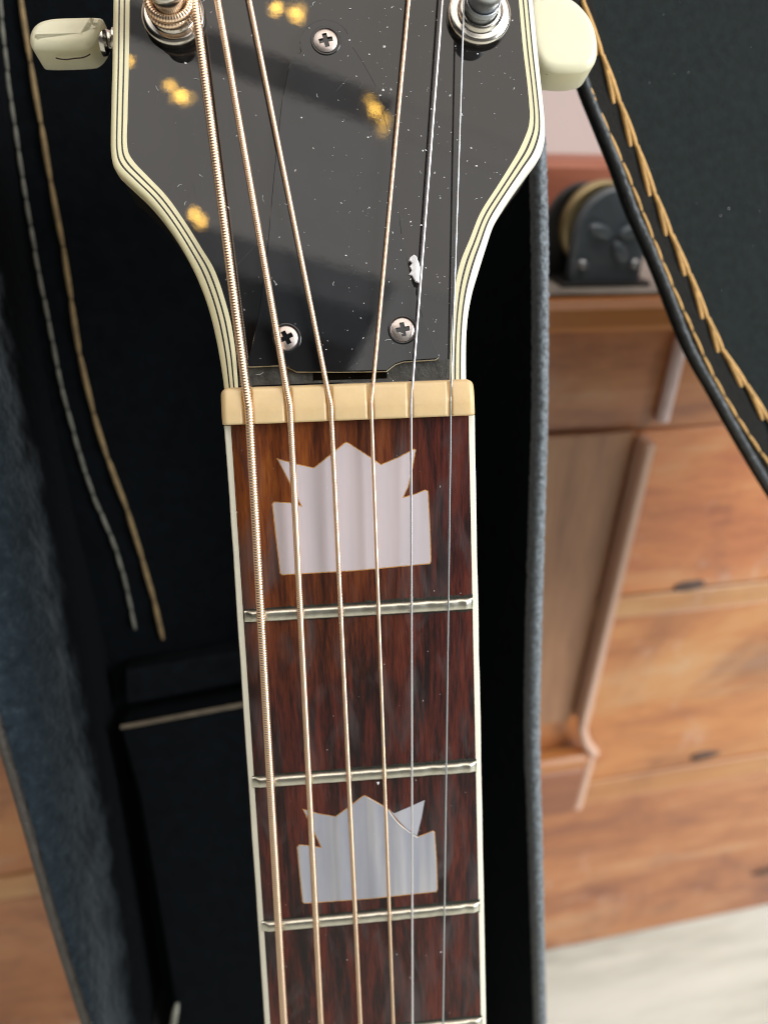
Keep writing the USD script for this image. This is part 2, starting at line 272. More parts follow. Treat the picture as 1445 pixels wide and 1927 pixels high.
def move(m, x, y, z=0.0): m = m.copy(); m.apply_translation([x, y, z]); return m

# ================================================================== the room
def box_w(name, mat, p0, p1, parent, b=1.5, **k): # box between two corners given from the lens point (mm)
    a, c = np.minimum(p0, p1), np.maximum(p0, p1)
    return obj(name, block(a[0], c[0], a[1], c[1], a[2], c[2], b).apply_translation(CAM), mat, parent, **k)
XL, XR = on_front(-120, 1700)[0] - 260, on_front(1500, 700)[0] + 420
fz = FLOOR
fl = cat(trimesh.creation.box(bounds=[[-2600, -2600, -20], [2600, YC + 420 + CAM[1], 0]]))
tag(stage.GetPrimAtPath(obj('floor', fl, 'floor_wood')), kind='structure')
wy = YC + 150
tag(stage.GetPrimAtPath(obj('wall', trimesh.creation.box(bounds=[[-2600, wy + CAM[1], 0], [2600, wy + 60 + CAM[1], 2400]]), 'wall_paint')), kind='structure')

chest = thing('wooden_chest', 'worn orange brown wooden chest of horizontal boards behind the guitar case', 'chest')
zt = on_front(1130, 553)[2]; zm = on_front(1130, 612)[2]
rows = [on_front(1240, 806)[2], on_front(1240, 1114)[2], on_front(1240, 1449)[2], FLOOR + .5]
box_w('top_board', 'plank_orange', [XL, YC - 9, zm], [XR, YC + 120, zt], chest, 4)
box_w('back_rail', 'red_board', [XL, YC + 58, zt + .2], [XR, YC + 78, on_front(1100, 300, 58)[2]], chest, 3)
box_w('ledge', 'ledge_grey', [XL, YC - 3, zt + .2], [XR, YC + 57.5, zt + 1.5], chest, .5)
tops = [zm - .3] + rows[:-1]
for i, (a, b, mt) in enumerate(zip(tops, rows, ['plank_c', 'plank_a', 'plank_b', 'plank_c'])):
    z1 = a - .6
    if i >= 2:                                    # these boards have a paler planed upper edge
        h = 12 if i == 2 else 16
        box_w('board_edge', 'plank_edge', [XL, YC - .8, a - h], [XR, YC + 17, z1], chest, .5); z1 = a - h - .15
    box_w('board', mt, [XL, YC, b], [XR, YC + 18, z1], chest, .8)
xb = on_front(1150, 1050)[0]
zb0, zb1 = on_front(1190, 806)[2], on_front(1090, 1340)[2]
box_w('upright', 'plank_upright', [xb - 110, YC - 3, zb1 - 2], [xb - 4, YC - .4, zb0], chest, .8)
ax = np.array([[xb, YC - 4, zb0 - 2], [xb, YC - 4, zb1]])
foot = on_front(1104, 1395)
box_w('batten', 'highlight_wood', [xb - 2.2, YC - 10, zb1], [xb + 2.2, YC - .2, zb0 - 2], chest, 1.8)  # pale battens here and below stand for highlights along the edges
obj('batten', tube(spline([[xb, YC - 7, zb1 - .5], [xb + 3, YC - 7, (zb1 + foot[2]) / 2], [foot[0] + 1, YC - 7, foot[2] - 1]], 10) + CAM, 2.4, 12), 'highlight_wood', chest, 40)
box_w('foot_block', 'plank_foot', [foot[0] - 120, YC - 9, on_front(1085, 1500)[2]], [foot[0] - 3, YC - .3, foot[2] - 9.2], chest, 1); box_w('foot_cap', 'plank_orange', [foot[0] - 120, YC - 10, foot[2] - 9], [foot[0] - 2.5, YC - .3, foot[2]], chest, 3)
obj('batten', tube(np.array([[foot[0] - .5, YC - 6, foot[2] - 1], [foot[0] - 1, YC - 6, on_front(1078, 1500)[2]]])[[0, 0, 1, 1]] * 1.0 + np.array([[0, 0, 0], [0, 0, -.5], [0, 0, .5], [0, 0, 0]]) + CAM, 2.6, 12), 'highlight_wood', chest, 40)
a0, a1 = on_front(1288, 640, -4), on_front(1246, 795, -4)
obj('batten', tube(np.linspace([a0[0], YC - 2, a0[2]], [a0[0], YC - 2, a1[2]], 6) + CAM, 2.6, 12), 'highlight_pale', chest, 40, label='short pale strip painted as a highlight on the upper board')  # pale strip put in for the highlight on a moulding edge
for px, py, sx in ((1295, 1103, 8), (1325, 1422, 9), (1440, 1640, 9)):
    k = on_front(px, py); m = trimesh.creation.icosphere(2, 1.0); m.vertices *= (.75 + .5 * meshkit.noise(m.vertices * 1.7 + px))[:, None]; m.apply_scale([sx, 1.2, 3.0]); obj('knot', m.apply_translation(k + CAM), 'knot', chest, 40)

# black round topped fitting standing on the ledge
fy = YC + 9
c_ = on_front(1143, 440, 9); base = zt + 1.6; hw = abs(on_front(1062, 520, 9)[0] - c_[0])
zc = c_[2]; topz = on_front(1147, 350, 9)[2]; rr = topz - zc
fit = thing('round_topped_fitting', 'black round topped metal bracket with brass disc on the chest ledge', 'bracket')
th = np.linspace(0, np.pi, 33)
dp = np.r_[[(-hw, base - zc), (hw, base - zc)], np.c_[np.cos(th) * hw, np.sin(th) * rr]]
def upright(m, y):                                # outline plane xy -> world xz, thickness towards the lens
    v = m.vertices; return trimesh.Trimesh(np.c_[v[:, 0] + c_[0], y - v[:, 2], v[:, 1] + zc] + CAM, m.faces, process=False)
obj('face_plate', upright(slab(dp, 0, 4, 1.2, 3), fy), 'fitting_black', fit, 35)
obj('brass_disc', upright(slab(np.c_[np.cos(np.linspace(0, 2 * np.pi, 40, endpoint=False)) * hw * 1.09 - 1.6, np.sin(np.linspace(0, 2 * np.pi, 40, endpoint=False)) * hw * 1.09 + 2.2], 0, 4, 1.2, 3), fy + 5), 'brass', fit, 35)
obj('back_plate', upright(slab(dp * [1.0, 1.0] - [7, 0], 0, 3, .8, 2), fy + 9), 'fitting_dark', fit, 35)
for q in range(3):
    an = .35 + q * 2.45; m = trimesh.creation.icosphere(2, 1.0); m.apply_scale([4.6, 2.4, 2.2]); m.apply_transform(trimesh.transformations.rotation_matrix(an, [0, 0, 1])); obj('axle_lug', upright(move(m, math.cos(an) * 6, math.sin(an) * 6, 5), fy), 'fitting_black', fit, 50)
for sx in (-.72, .72):
    m = trimesh.creation.icosphere(2, 2.0); obj('rivet', upright(move(m, sx * hw, (base - zc) * .55, 4.3), fy), 'rivet', fit, 50)
obj('base_plate', block(c_[0] - hw * 1.25, c_[0] + hw * 1.25, fy - 6, fy + 20, base - .1, base + 1.4, .6).apply_translation(CAM), 'fitting_dark', fit)

# ================================================================== the case (guitar frame)
GW = GT / 1000
case = thing('guitar_case', 'open guitar case with black plush lining and gold stitched lid', 'guitar case', GR, GW)
RZ, BZ = -40.0, -98.0
def gcurve(px, z, n): return spline([gp(a, b, z) for a, b in px], n)
N = 90
rim_r_out = gcurve([(960, -260), (985, -120), (1004, 0), (1016, 150), (1026, 260), (1031, 420), (1032, 600), (1031, 780), (1026, 950), (1019, 1200), (1016, 1350), (1021, 1600), (1028, 1927), (1034, 2300)], RZ, N)
wid = np.interp(np.linspace(0, 1, N), [0, .3, .5, .7, 1], [3.0, 3.0, 3.3, 3.0, 2.6])
inn = rim_r_out - np.c_[wid, wid * 0, wid * 0]
nz = lambda p, s, a, seed: (meshkit.fbm(p / s, 4, seed) - .5) * a
def rounded_rim(outer, inner, zt_, seed, drop=3.0, rough=.6, n=12):
    o = np.repeat(outer[:1], 0, 0); t = np.linspace(0, 1, len(outer) * n); o = np.stack([np.interp(t, np.linspace(0, 1, len(outer)), outer[:, k]) for k in range(3)], 1); i = np.stack([np.interp(t, np.linspace(0, 1, len(inner)), inner[:, k]) for k in range(3)], 1)
    rows = []
    for a in np.linspace(0, np.pi, 13):
        c = (1 - math.cos(a)) / 2; r = o * (1 - c) + i * c; r = r + [0, 0, 1] * np.full((len(r), 1), math.sin(a) * 1.6); rows.append(r)
    rows = np.array([o - [0, 0, drop]] + rows + [i - [0, 0, drop]]); rows += nz(rows * [1, 1, 1], .8, rough, seed)[..., None] * np.array([.9, .2, 1.0])
    return loft(rows, False)
obj('rim', rounded_rim(rim_r_out, inn, RZ, 3, 3.0, .55), 'plush_rim', case, True)
def wall(top, bottom, mids, bulge, n=14, seed=5, rough=.5, rep=3):
    t = np.linspace(0, 1, len(top) * rep); up = lambda c: np.stack([np.interp(t, np.linspace(0, 1, len(c)), c[:, k]) for k in range(3)], 1)
    ctr = [up(c) for c in [top] + mids + [bottom]]
    from scipy.interpolate import PchipInterpolator
    s = np.linspace(0, 1, len(ctr)); rows = PchipInterpolator(s, np.array(ctr), axis=0)(np.linspace(0, 1, n))
    rows += nz(rows, 2.0, rough, seed)[..., None]; return loft(rows)
wr_b = inn * 1.0; wr_b[:, 2] = BZ; wr_b[:, 0] -= 5
wr_t = inn - [-.3, 0, 1.0]
obj('side_wall', wall(wr_t, wr_b, [], 0), 'plush_dark', case, True)
sh_t = rim_r_out - [.2, 0, 2.0]; sh_b = sh_t.copy(); sh_b[:, 2] = BZ - 8
obj('outer_shell', loft(np.array([sh_t, sh_b]), flip=True), 'case_shell', case, True)
# left side: padded wall rolls over from the rim into the dark floor of the case
rim_l = gcurve([(-330, -260), (-235, 200), (-135, 700), (-52, 1150), (0, 1345), (52, 1520), (108, 1720), (172, 1927), (300, 2300)], RZ, N)
roll = [(-130, -260), (-80, 200), (-25, 560), (45, 900), (105, 1200), (132, 1350), (162, 1520), (194, 1720), (226, 1927), (290, 2300)]
mid0_l = gcurve([(a * .5 + b * .5, y) for (a, y), b in zip(roll, (-330, -235, -165, -95, -40, 5, 55, 110, 172, 290))], RZ - 5, N)
mid_l = gcurve(roll, RZ - 16, N)
mid2_l = gcurve([(a + 34, b) for a, b in roll], RZ - 29, N)
mid3_l = gcurve([(a + 66, b) for a, b in roll], RZ - 44, N)
bot_l = gcurve([(-20, -260), (20, 200), (62, 560), (125, 900), (195, 1200), (225, 1350), (258, 1520), (286, 1720), (316, 1927), (372, 2300)], BZ, N)
obj('side_wall', wall(rim_l, bot_l, [mid0_l, mid_l, mid2_l, mid3_l], 0, 56, 8, 1.0, 4), 'plush', case, True, label='padded plush wall with window light painted into its upper roll')
rl_out = rim_l - np.c_[np.full(N, 2.6), np.zeros(N), np.full(N, .4)]
obj('rim', rounded_rim(rl_out, rim_l, RZ, 4, 3.0, .5), 'rim_vinyl', case, True, label='worn brownish rim edge')
sl_t = rl_out - [0, 0, 2.]; sl_b = sl_t.copy(); sl_b[:, 2] = BZ - 8
obj('outer_shell', loft(np.array([sl_t, sl_b])), 'case_shell', case, True)
y_lo, y_hi = bot_l[:, 1].min(), bot_l[:, 1].max()
obj('lining_floor', loft(np.array([bot_l + [-1, 0, .3], np.c_[np.interp(bot_l[:, 1], wr_b[::-1, 1], wr_b[::-1, 0]) + 2, bot_l[:, 1], np.full(N, BZ + .3)]])), 'plush_floor', case, True)
obj('outer_back', loft(np.array([sl_b, np.c_[np.interp(bot_l[:, 1], wr_b[::-1, 1], wr_b[::-1, 0]) + 12, bot_l[:, 1], np.full(N, BZ - 8)]]), flip=True), 'case_shell', case, True)
# accessory box under the neck
CZ = -80.0
cl = [gp(a, b, CZ) for a, b in [(228, 1372), (262, 1500), (300, 1720), (330, 1900), (400, 2300)]]
q0, q1 = gp(228, 1370, CZ), gp(452, 1328, CZ); dq = unit(q1 - q0); q2 = q0 + dq * 75
lid_poly = np.array([p[:2] for p in cl] + [(q2[0] + 8, cl[-1][1]), (q2[0], q2[1])])
cb = obj('accessory_box', slab(lid_poly, BZ + 1, CZ, .8, 2), 'plush_floor', case, 35)
st = np.linspace(q0, q2, 14) + np.array([0, .3, .3]); obj('edge_strip', tube(st + nz(st, 3, .3, 2)[:, None], .75, 8), 'tan_strip', cb, 50)
t0, t1 = gp(334, 1886, CZ), gp(322, 1960, CZ); obj('pull_tab', tube(spline([t0 + [0, 0, .5], t0 + [-.3, -1, 2.0], t1 + [0, 0, 1.2]], 8), [.6, 1.0, 1.1, 1.1, 1.1, 1.1, 1.0, .6], 8), 'pale_tab', cb, 50)
bx_ = np.array([gp(a, b, -88)[:2] for a, b in [(236, 1262), (452, 1226), (620, 1198), (620, 1262), (452, 1288), (236, 1330)]]); obj('inner_step', slab(bx_, BZ + 1, -88, 1.2, 3), 'plush_box', case, 40)
# stitched seams on the floor lining
def stitches(px, z, seg, r, mat, name, parent=case, jit=.2, zz=0.0, gap=.14):
    c = spline([z(a, b) for a, b in px], 400); s = np.r_[0, np.cumsum(np.linalg.norm(np.diff(c, axis=0), axis=1))]
    at = lambda d: np.array([np.interp(d, s, c[:, k]) for k in range(3)])
    d = 0.0; i = 0
    while d < s[-1] - seg * .6:
        L = seg * (1 + .12 * math.sin(i * 2.3 + 1)); p0, p1 = at(d), at(min(s[-1], d + L * (1 - gap))); t = unit(p1 - p0); side = unit(np.cross(t, [0, 0, 1]))
        k = np.linspace(0, 1, 7)[:, None]; arc = np.sin(np.pi * k) * .25 + .05
        p = p0 * (1 - k) + p1 * k + side * (zz * k + random.uniform(-jit, jit)) + np.array([0, 0, 1]) * arc
        obj(name, tube(p, r * np.array([.65, .95, 1, 1.03, 1, .95, .65]), 7), mat, parent, 60)
        d += L; i += 1
zf = lambda a, b: gp(a, b, BZ + .9)
stitches([(-2, -20), (14.5, 138), (33, 272), (54.5, 407), (73, 509), (91, 600), (112, 712), (138, 810), (166, 907), (199, 986), (220, 1040), (241, 1119), (258, 1200)], zf, 6.2, .55, 'grey_thread', 'stitch', jit=.1, gap=.05)
stitches([(37, -20), (62, 145), (84, 272), (105, 400), (127, 509), (140, 610), (166, 737), (195, 841), (232.6, 940), (257, 1019), (282, 1098), (307, 1203)], zf, 15, .72, 'tan_thread', 'stitch', jit=.08, gap=.02)
# lid swung open on the right
LZ, LT = -52.0, math.radians(8)
LB = np.array([[math.cos(LT), 0, math.sin(LT)], [0, 1, 0], [-math.sin(LT), 0, math.cos(LT)]])   # columns: lid axes in g
LO = gp(1250, 500, LZ)
def lp(px, py, h=0.0):
    d = LB.T @ (M.T @ lens_dir(px, py)); o = LB.T @ (CG - LO); return o + d * ((h - o[2]) / d[2])
def L2g(m): return trimesh.Trimesh(np.asarray(m.vertices) @ LB.T + LO, m.faces, process=False)
lid_px = [(1000, -260), (1035, -40), (1056, 70), (1080, 155), (1115, 245), (1145, 320), (1173, 398), (1206, 472), (1238, 550), (1260, 608), (1286, 668), (1331, 748), (1348, 779), (1412, 890), (1446, 945), (1540, 1090), (1700, 1330)]
le = spline([lp(a + 13, b - 3)[:2] for a, b in lid_px], 110)
poly = np.vstack([le, [(le[-1, 0] + 90, le[-1, 1]), (le[-1, 0] + 90, le[0, 1]), ]])
lid = obj('lid', L2g(slab(poly, -3, 0, .8, 3)), 'plush_lid', case, 40)
ins = np.cumsum(np.ones(len(le))); tg = np.gradient(le, axis=0); tg /= np.linalg.norm(tg, axis=1, keepdims=True); nrm = np.c_[-tg[:, 1], tg[:, 0]]
br = np.array([np.c_[le + nrm * d, np.full(len(le), h)] for d, h in ((.8, -.2), (1.2, .3), (2.2, .34), (6.6, .34), (7.0, .26), (7.1, -.1))]); obj('leather_border', L2g(loft(br, flip=True)), 'leather', lid, 40)
pe = np.c_[le, np.full(len(le), .2)]; pe = np.stack([np.interp(np.linspace(0, 1, 700), np.linspace(0, 1, 110), pe[:, k]) for k in range(3)], 1)
tb = tube(pe + [.9, -.3, 0], 1.0, 12); tb.vertices += (nz(tb.vertices, .9, .35, 11)[:, None]) * np.array([1, .3, 1]); obj('piping', L2g(tb), 'lid_piping', lid, True)
lz = lambda a, b: LB @ lp(a, b, .42) + LO
stitches([(1085, 90), (1112, 174), (1146, 250), (1182, 333), (1229.6, 453), (1259, 526), (1295, 606), (1349.5, 722), (1422, 838), (1470, 905)], lz, 6.2, .40, 'gold_thread', 'stitch', lid, .06, gap=.07)
z2 = [(1095, 0), (1132.5, 103), (1157, 170), (1188, 250), (1219, 331), (1250, 413), (1284, 486), (1317, 562), (1349.5, 642), (1393, 707), (1437, 776), (1490, 850)]
stitches(z2, lz, 10.5, .60, 'gold_thread', 'stitch', lid, .03, .0, .0)
stitches([(a + 2, b - 1) for a, b in z2], lz, 10.5, .56, 'gold_thread', 'stitch', lid, .03, 1.5, .05)

# ================================================================== the guitar
gt = thing('acoustic_guitar', 'guitar headstock and neck with crown inlays, bound edges and bronze strings', 'guitar', GR, GW)
YE = -190.0
# fretboard outline from the neck edges
le_pts = [gp(a, b) for a, b in [(419, 801), (434, 980), (448.6, 1160), (467, 1471), (484, 1744), (498, 1927)]]
re_pts = [gp(a, b) for a, b in [(893.5, 781), (897, 960), (900, 1134), (907, 1442), (911.5, 1706), (914.3, 1922)]]
lf = np.polyfit([p[1] for p in le_pts], [p[0] for p in le_pts], 1); rf = np.polyfit([p[1] for p in re_pts], [p[0] for p in re_pts], 1)
xl = lambda y: np.polyval(lf, y); xr = lambda y: np.polyval(rf, y)
yl0, yr0 = le_pts[0][1], re_pts[0][1]; BW = 1.15
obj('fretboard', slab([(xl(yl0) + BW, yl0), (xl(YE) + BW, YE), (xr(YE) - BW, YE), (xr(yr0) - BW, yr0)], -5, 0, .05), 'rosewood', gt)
def strip(xf, s, y0, mat):
    ys = np.linspace(YE, y0, 60); w = np.interp(np.arange(60), [0, 59], [0, 0])
    prof = [(BW - .01, -5.), (BW - .01, -.0), (BW - .02, .03), (.45, .03), (.15, -.1), (0, -.45), (0, -5)]
    wob = nz(np.c_[ys, ys * 0, ys * 0], 9, .18, 3 if s > 0 else 4)
    rows = np.array([[(xf(y) + s * (a if a > .6 else a + wv), y, z) for a, z in prof] for y, wv in zip(ys, wob)])
    obj('fretboard_binding', loft(rows, flip=s < 0), mat, gt, 40)
strip(xl, 1, yl0 - .05, 'pale_binding'); strip(xr, -1, yr0 - .05, 'pale_binding')
ys = np.linspace(YE, 4, 30); th = np.linspace(0, np.pi, 24)
obj('neck', loft(np.array([[((xl(y) + xr(y)) / 2 - (xr(y) - xl(y)) / 2 * math.cos(a) * .995, y, -4.9 - 15 * math.sin(a)) for a in th] for y in ys]), flip=True), 'mahogany', gt, True)
# frets
def fret(a, b):
    A, B = gp(*a), gp(*b); n = 220; k = np.linspace(0, 1, n); c = A[None] * (1 - k[:, None]) + B[None] * k[:, None]; d = unit(B - A); e = np.array([-d[1], d[0], 0])
    hgt = 1.0 * np.clip(np.minimum(k, 1 - k) * n / 7, .25, 1) ** .6
    for cx, w, dp_ in ((.80, .025, .22), (.93, .022, .25), (.66, .02, .12), (.52, .02, .08), (.30, .02, .06)): hgt -= .75 * dp_ * np.exp(-((k - cx - random.uniform(-.01, .01)) / w) ** 2)
    w = 1.12 + nz(np.c_[k * 60, k * 0, k * 0], 1, .04, int(abs(A[1])))
    prof = [(-1, 0), (-.97, .4), (-.82, .74), (-.55, .96), (0, 1.0), (.55, .96), (.82, .74), (.97, .4), (1, 0)]
    rows = np.array([[c[i] + e * u * w[i] + [0, 0, v * hgt[i]] for u, v in prof] for i in range(n)])
    m = loft(rows, flip=True)
    for r_ in (0, n - 1):
        o = r_ * 9; f = [[o, o + j, o + j + 1] for j in range(1, 8)]; m = trimesh.Trimesh(m.vertices, np.vstack([m.faces, f if r_ else np.array(f)[:, ::-1]]), process=False)
    fr = obj('fret', m, 'fret_nickel', gt, 50)
    for sd, wd in ((1, .9), (-1, .55)):
        g = (meshkit.fbm(np.c_[k * 170, k * 0 + sd * 3, k * 0 + A[1]], 4, 5)) * wd * (.5 + .8 * k) + .05
        r_ = np.stack([c + e * sd * .9 + [0, 0, .012], c + e * sd * (1.05 + g[:, None] * .5) + np.array([0, 0, 1]) * (.03 + .1 * g[:, None]), c + e * sd * (1.08 + g[:, None]) + [0, 0, .008]]); obj('grime', loft(r_, flip=sd < 0), 'grime', fr, 60)
fret((460.5, 1160), (889, 1135)); fret((475.5, 1472), (896, 1442)); fret((493.5, 1743.5), (902.5, 1706)); fret((508, 1961), (907, 1923)); 
# crown inlays
def inlay(px, mat, extra=None):
    p = np.array([gp(a, b)[:2] for a, b in px]); q = Polygon(ccw(p)); o = q.buffer(.17, join_style=2)
    i_ = obj('crown_inlay', slab(p, -.5, .035, .03), mat, gt)
    obj('glue_line', slab(np.array(o.exterior.coords)[:-1], -.5, .012), 'glue_line', i_)
    if extra:
        e = np.array([gp(a, b)[:2] for a, b in extra[0]]); obj('split_piece', slab(e, .036, .055, .01), extra[1], i_, label='paler piece split off along a crack'); obj('crack', tube(spline([gp(a, b, .05) for a, b in extra[2]], 24), .075, 6), 'lint', i_)
inlay([(523.4, 864.6), (557, 874), (590.7, 881.5), (620, 858), (648, 835), (652, 833), (656, 835), (690, 857), (716.7, 875.4), (750, 861), (779, 846), (781, 847), (775, 880), (767, 915), (757, 937.5), (780, 931), (800, 923), (804.5, 925), (808, 990), (810.2, 1056), (808, 1060), (670, 1073), (531, 1081), (528, 1078), (520, 1010), (513.4, 949), (516, 945.5), (546.8, 947), (569, 954), (556, 928), (544, 904)], 'pearl_pink')
inlay([(571.9, 1524.7), (601, 1533), (631.7, 1537.8), (658, 1519), (682, 1500), (685.9, 1498.5), (690, 1500), (718, 1516), (733, 1526), (748, 1547), (765, 1564), (783, 1577), (800, 1571), (814, 1565), (817, 1567), (820.5, 1620), (822.3, 1674), (820, 1678), (700, 1691), (573, 1700), (570, 1697), (564, 1640), (560, 1595), (563, 1591.3), (585, 1593), (606, 1597), (590, 1562)], 'pearl_blue',
      ([(735.5, 1527.5), (742, 1531), (770, 1519), (799, 1506), (793, 1540), (784.5, 1574), (766, 1561), (750, 1545)], 'pearl_pale', [(731, 1526), (748, 1549), (765, 1563), (786, 1577)]))

# strings: (nut px, bottom px, height over the face at the top, top px, diameter, winding pitch, material)
ST = [(470, 535, 4.9, 366, 1.36, .47, 'bronze'), (547, 604, 4.2, 409, 1.08, .37, 'bronze'), (624, 678, 3.6, 468.5, .84, .27, 'bronze'),
      (699.5, 740, 3.6, 770, .64, .2, 'bronze'), (773.5, 776, 4.2, 833, .44, 0, 'steel'), (848, 833.5, 4.9, 873, .34, 0, 'thin_steel')]
NT = 2.15
slots = []
for i, (nx, bx, hh, tx, dia, pitch, mt) in enumerate(ST):
    r = dia / 2; zn = NT - .55 + r * .5
    pn = gp(nx, 799 - (nx - 425) * .028, zn); pb = gp(bx, 1927, zn + 1.0); tp = h2g(hp(tx, 0, hh))
    dn = (pb - pn) / (pn[1] - pb[1]); end = pn + dn * (pn[1] - YE); start = tp + unit(tp - pn) * (3.0 if i in (0, 5) else 18)
    if i in (0, 5): start = tp + (tp - pn) * .02
    bend = pn + np.array([-dn[0] * 1.5 * 1, 2.6, 0]); slots.append((pn, bend, dia))
    path = [start, bend + (start - bend) * .03 + [0, 0, 0], bend, pn, pn + (end - pn) * .01, end]
    pp = spline(path, 3000); s = np.r_[0, np.cumsum(np.linalg.norm(np.diff(pp, axis=0), axis=1))]
    if pitch:
        n = int(s[-1] / pitch) * 4; ss = np.linspace(0, s[-1], n); c = np.stack([np.interp(ss, s, pp[:, k]) for k in range(3)], 1)
        amp = min(.22 * pitch, r * .17); rad = r - amp + amp * 2 * np.sqrt(np.abs(np.sin(np.pi * np.arange(n) / 4 + .3)))
        m = tube(c, rad, 14)
    else:
        ss = np.linspace(0, s[-1], 160); m = tube(np.stack([np.interp(ss, s, pp[:, k]) for k in range(3)], 1), r, 18)
    obj('string', m, mt, gt, True if not pitch else 70, label=['thick wound low bronze string', None, None, None, 'plain bright steel string', 'thinnest plain steel string'][i])
# nut, a height field with the string slots filed into it
xn0, xn1 = gp(415.5, 760, 1)[0], gp(893, 745, 1)[0]
slope_l, slope_r = gp(420, 799, 0)[1], gp(893, 780, 0)[1]
nx_, ny_ = 620, 46
xs = np.linspace(xn0, xn1, nx_); vv = np.linspace(0, 1, ny_); back = 6.0
rows = []
for v in vv:
    ends = np.minimum(xs - xn0, xn1 - xs); bk = back - np.where(ends < 1.3, (1.3 - np.sqrt(np.maximum(0, 1.69 - (1.3 - ends) ** 2))) * .9, 0); y = np.interp(xs, [xn0, xn1], [slope_l, slope_r]) + .1 + v * bk; yr_ = v * back
    z = NT - .05 * yr_ - .9 * max(0, (yr_ - 2.2) / 3.8) ** 1.5
    if yr_ < .5: z -= .5 - math.sqrt(max(0, .25 - (.5 - yr_) ** 2))
    if yr_ > 5.4: z -= .6 - math.sqrt(max(0, .36 - (yr_ - 5.4) ** 2))
    zz = np.full(nx_, z); e = np.minimum(xs - xn0, xn1 - xs); R_ = 1.1; zz -= np.where(e < R_, R_ - np.sqrt(np.maximum(0, R_ ** 2 - (R_ - e) ** 2)), 0)
    for pn, bd, dia in slots:
        cx = pn[0] + (bd[0] - pn[0]) * (yr_ / 2.6); w = dia / 2 + .27; u = np.abs(xs - cx + .2)
        bot = NT - .55 + .015 - dia * .25 - max(0, yr_ - 2.7) * .35
        fl_ = bot + np.where(u < w, w - np.sqrt(np.maximum(0, w ** 2 - u ** 2)), 50)
        lip = np.clip((u - w) / .3, 0, 1); zz = np.minimum(zz, fl_); zz -= np.where(u >= w, (.18 if yr_ < 3.4 else .08) * (1 - lip) ** 2, 0)
    rows.append(np.c_[xs, y, zz])
rows = np.array(rows); lo = rows.copy(); lo[..., 2] = -5.0
obj('nut', cat(loft(rows), loft(np.array([lo[0], rows[0]])), loft(np.array([rows[-1], lo[-1]])), loft(np.stack([lo[:, 0], rows[:, 0]], 1)), loft(np.stack([rows[:, -1], lo[:, -1]], 1))), 'bone', gt, 40)

# headstock: core, lacquered face, five plies of binding on each side
LO1 = [(212.5, -140), (211, 0), (209.5, 109), (206.5, 236), (206.5, 285), (209, 303)]; LO2 = [(209, 303), (216, 318), (236, 338), (276, 376), (312, 420), (345, 472), (370.6, 523), (392, 581), (410, 659), (420, 724), (424, 760)]
LI1 = [(245.5, -140), (244, 0), (242.7, 109), (240, 218), (239, 272), (241, 287)]; LI2 = [(241, 287), (250, 301), (280, 333), (312.5, 367), (349, 418), (381.5, 470), (402.5, 505), (421, 556), (436, 614), (445, 681), (450, 760)]
RO1 = [(990, -140), (1004.4, 0), (1013, 89), (1021, 165), (1026.8, 223), (1028, 252)]; RO2 = [(1028, 252), (1021, 285), (996.4, 321), (974, 352), (952, 385), (929.4, 424), (918, 458), (903, 506), (889, 554.5), (881.5, 599), (878.5, 650), (878.5, 704), (879, 740)]
RI1 = [(962, -140), (976, 0), (984, 89), (993, 165), (997, 212), (995, 238)]; RI2 = [(995, 238), (979, 277), (956, 317), (934, 352), (902.7, 402), (884, 449), (866, 494), (857, 535), (852, 584), (848.5, 644), (847, 696), (847, 740)]
def two(a, b): 
    A, B = spline(hpoly(a), 40), spline(hpoly(b), 80); p = np.vstack([A, B[1:]]); q = p.copy()
    q[1:-1] = (p[:-2] + 2 * p[1:-1] + p[2:]) / 4; return q
lo_, li_, ro_, ri_ = two(LO1, LO2), two(LI1, LI2), two(RO1, RO2), two(RI1, RI2)
head = obj('headstock', H(slab(np.vstack([li_, ri_[::-1]]), -3, 0, .02)), 'black_lacquer', gt)
core = np.vstack([lo_ * .998 + li_ * .002, (ro_)[::-1]])
obj('headstock_core', H(slab(offset_poly(ccw(core), .25), -14.5, -3.05)), 'black_side', gt)
plies = [(0, .36, 'out'), (.36, .46, 'blk'), (.46, .66, 'crm'), (.66, .76, 'blk'), (.76, 1.0, 'crm')]
for o_, i_, s in ((lo_, li_, 1), (ro_, ri_, -1)):
    for a, b, k in plies:
        A, B = o_ * (1 - a) + i_ * a, o_ * (1 - b) + i_ * b; n = len(A); z = lambda v: np.full((n, 1), v)
        if k == 'out':
            prof = [np.c_[B, z(-3)], np.c_[B, z(.0)], np.c_[B * .75 + A * .25, z(.01)], np.c_[B * .35 + A * .65, z(-.12)], np.c_[B * .1 + A * .9, z(-.4)], np.c_[A, z(-1.0)], np.c_[A, z(-3.0)]]
        else:
            t_ = -.03 if k == 'blk' else .012; prof = [np.c_[B, z(-3)], np.c_[B, z(t_)], np.c_[A, z(t_)], np.c_[A, z(-3)]]
        obj('binding_ply', H(loft(np.array(prof), flip=s < 0)), 'black_ply' if k == 'blk' else ('cream_binding' if s > 0 or k == 'crm' else 'pale_binding'), gt, 35)
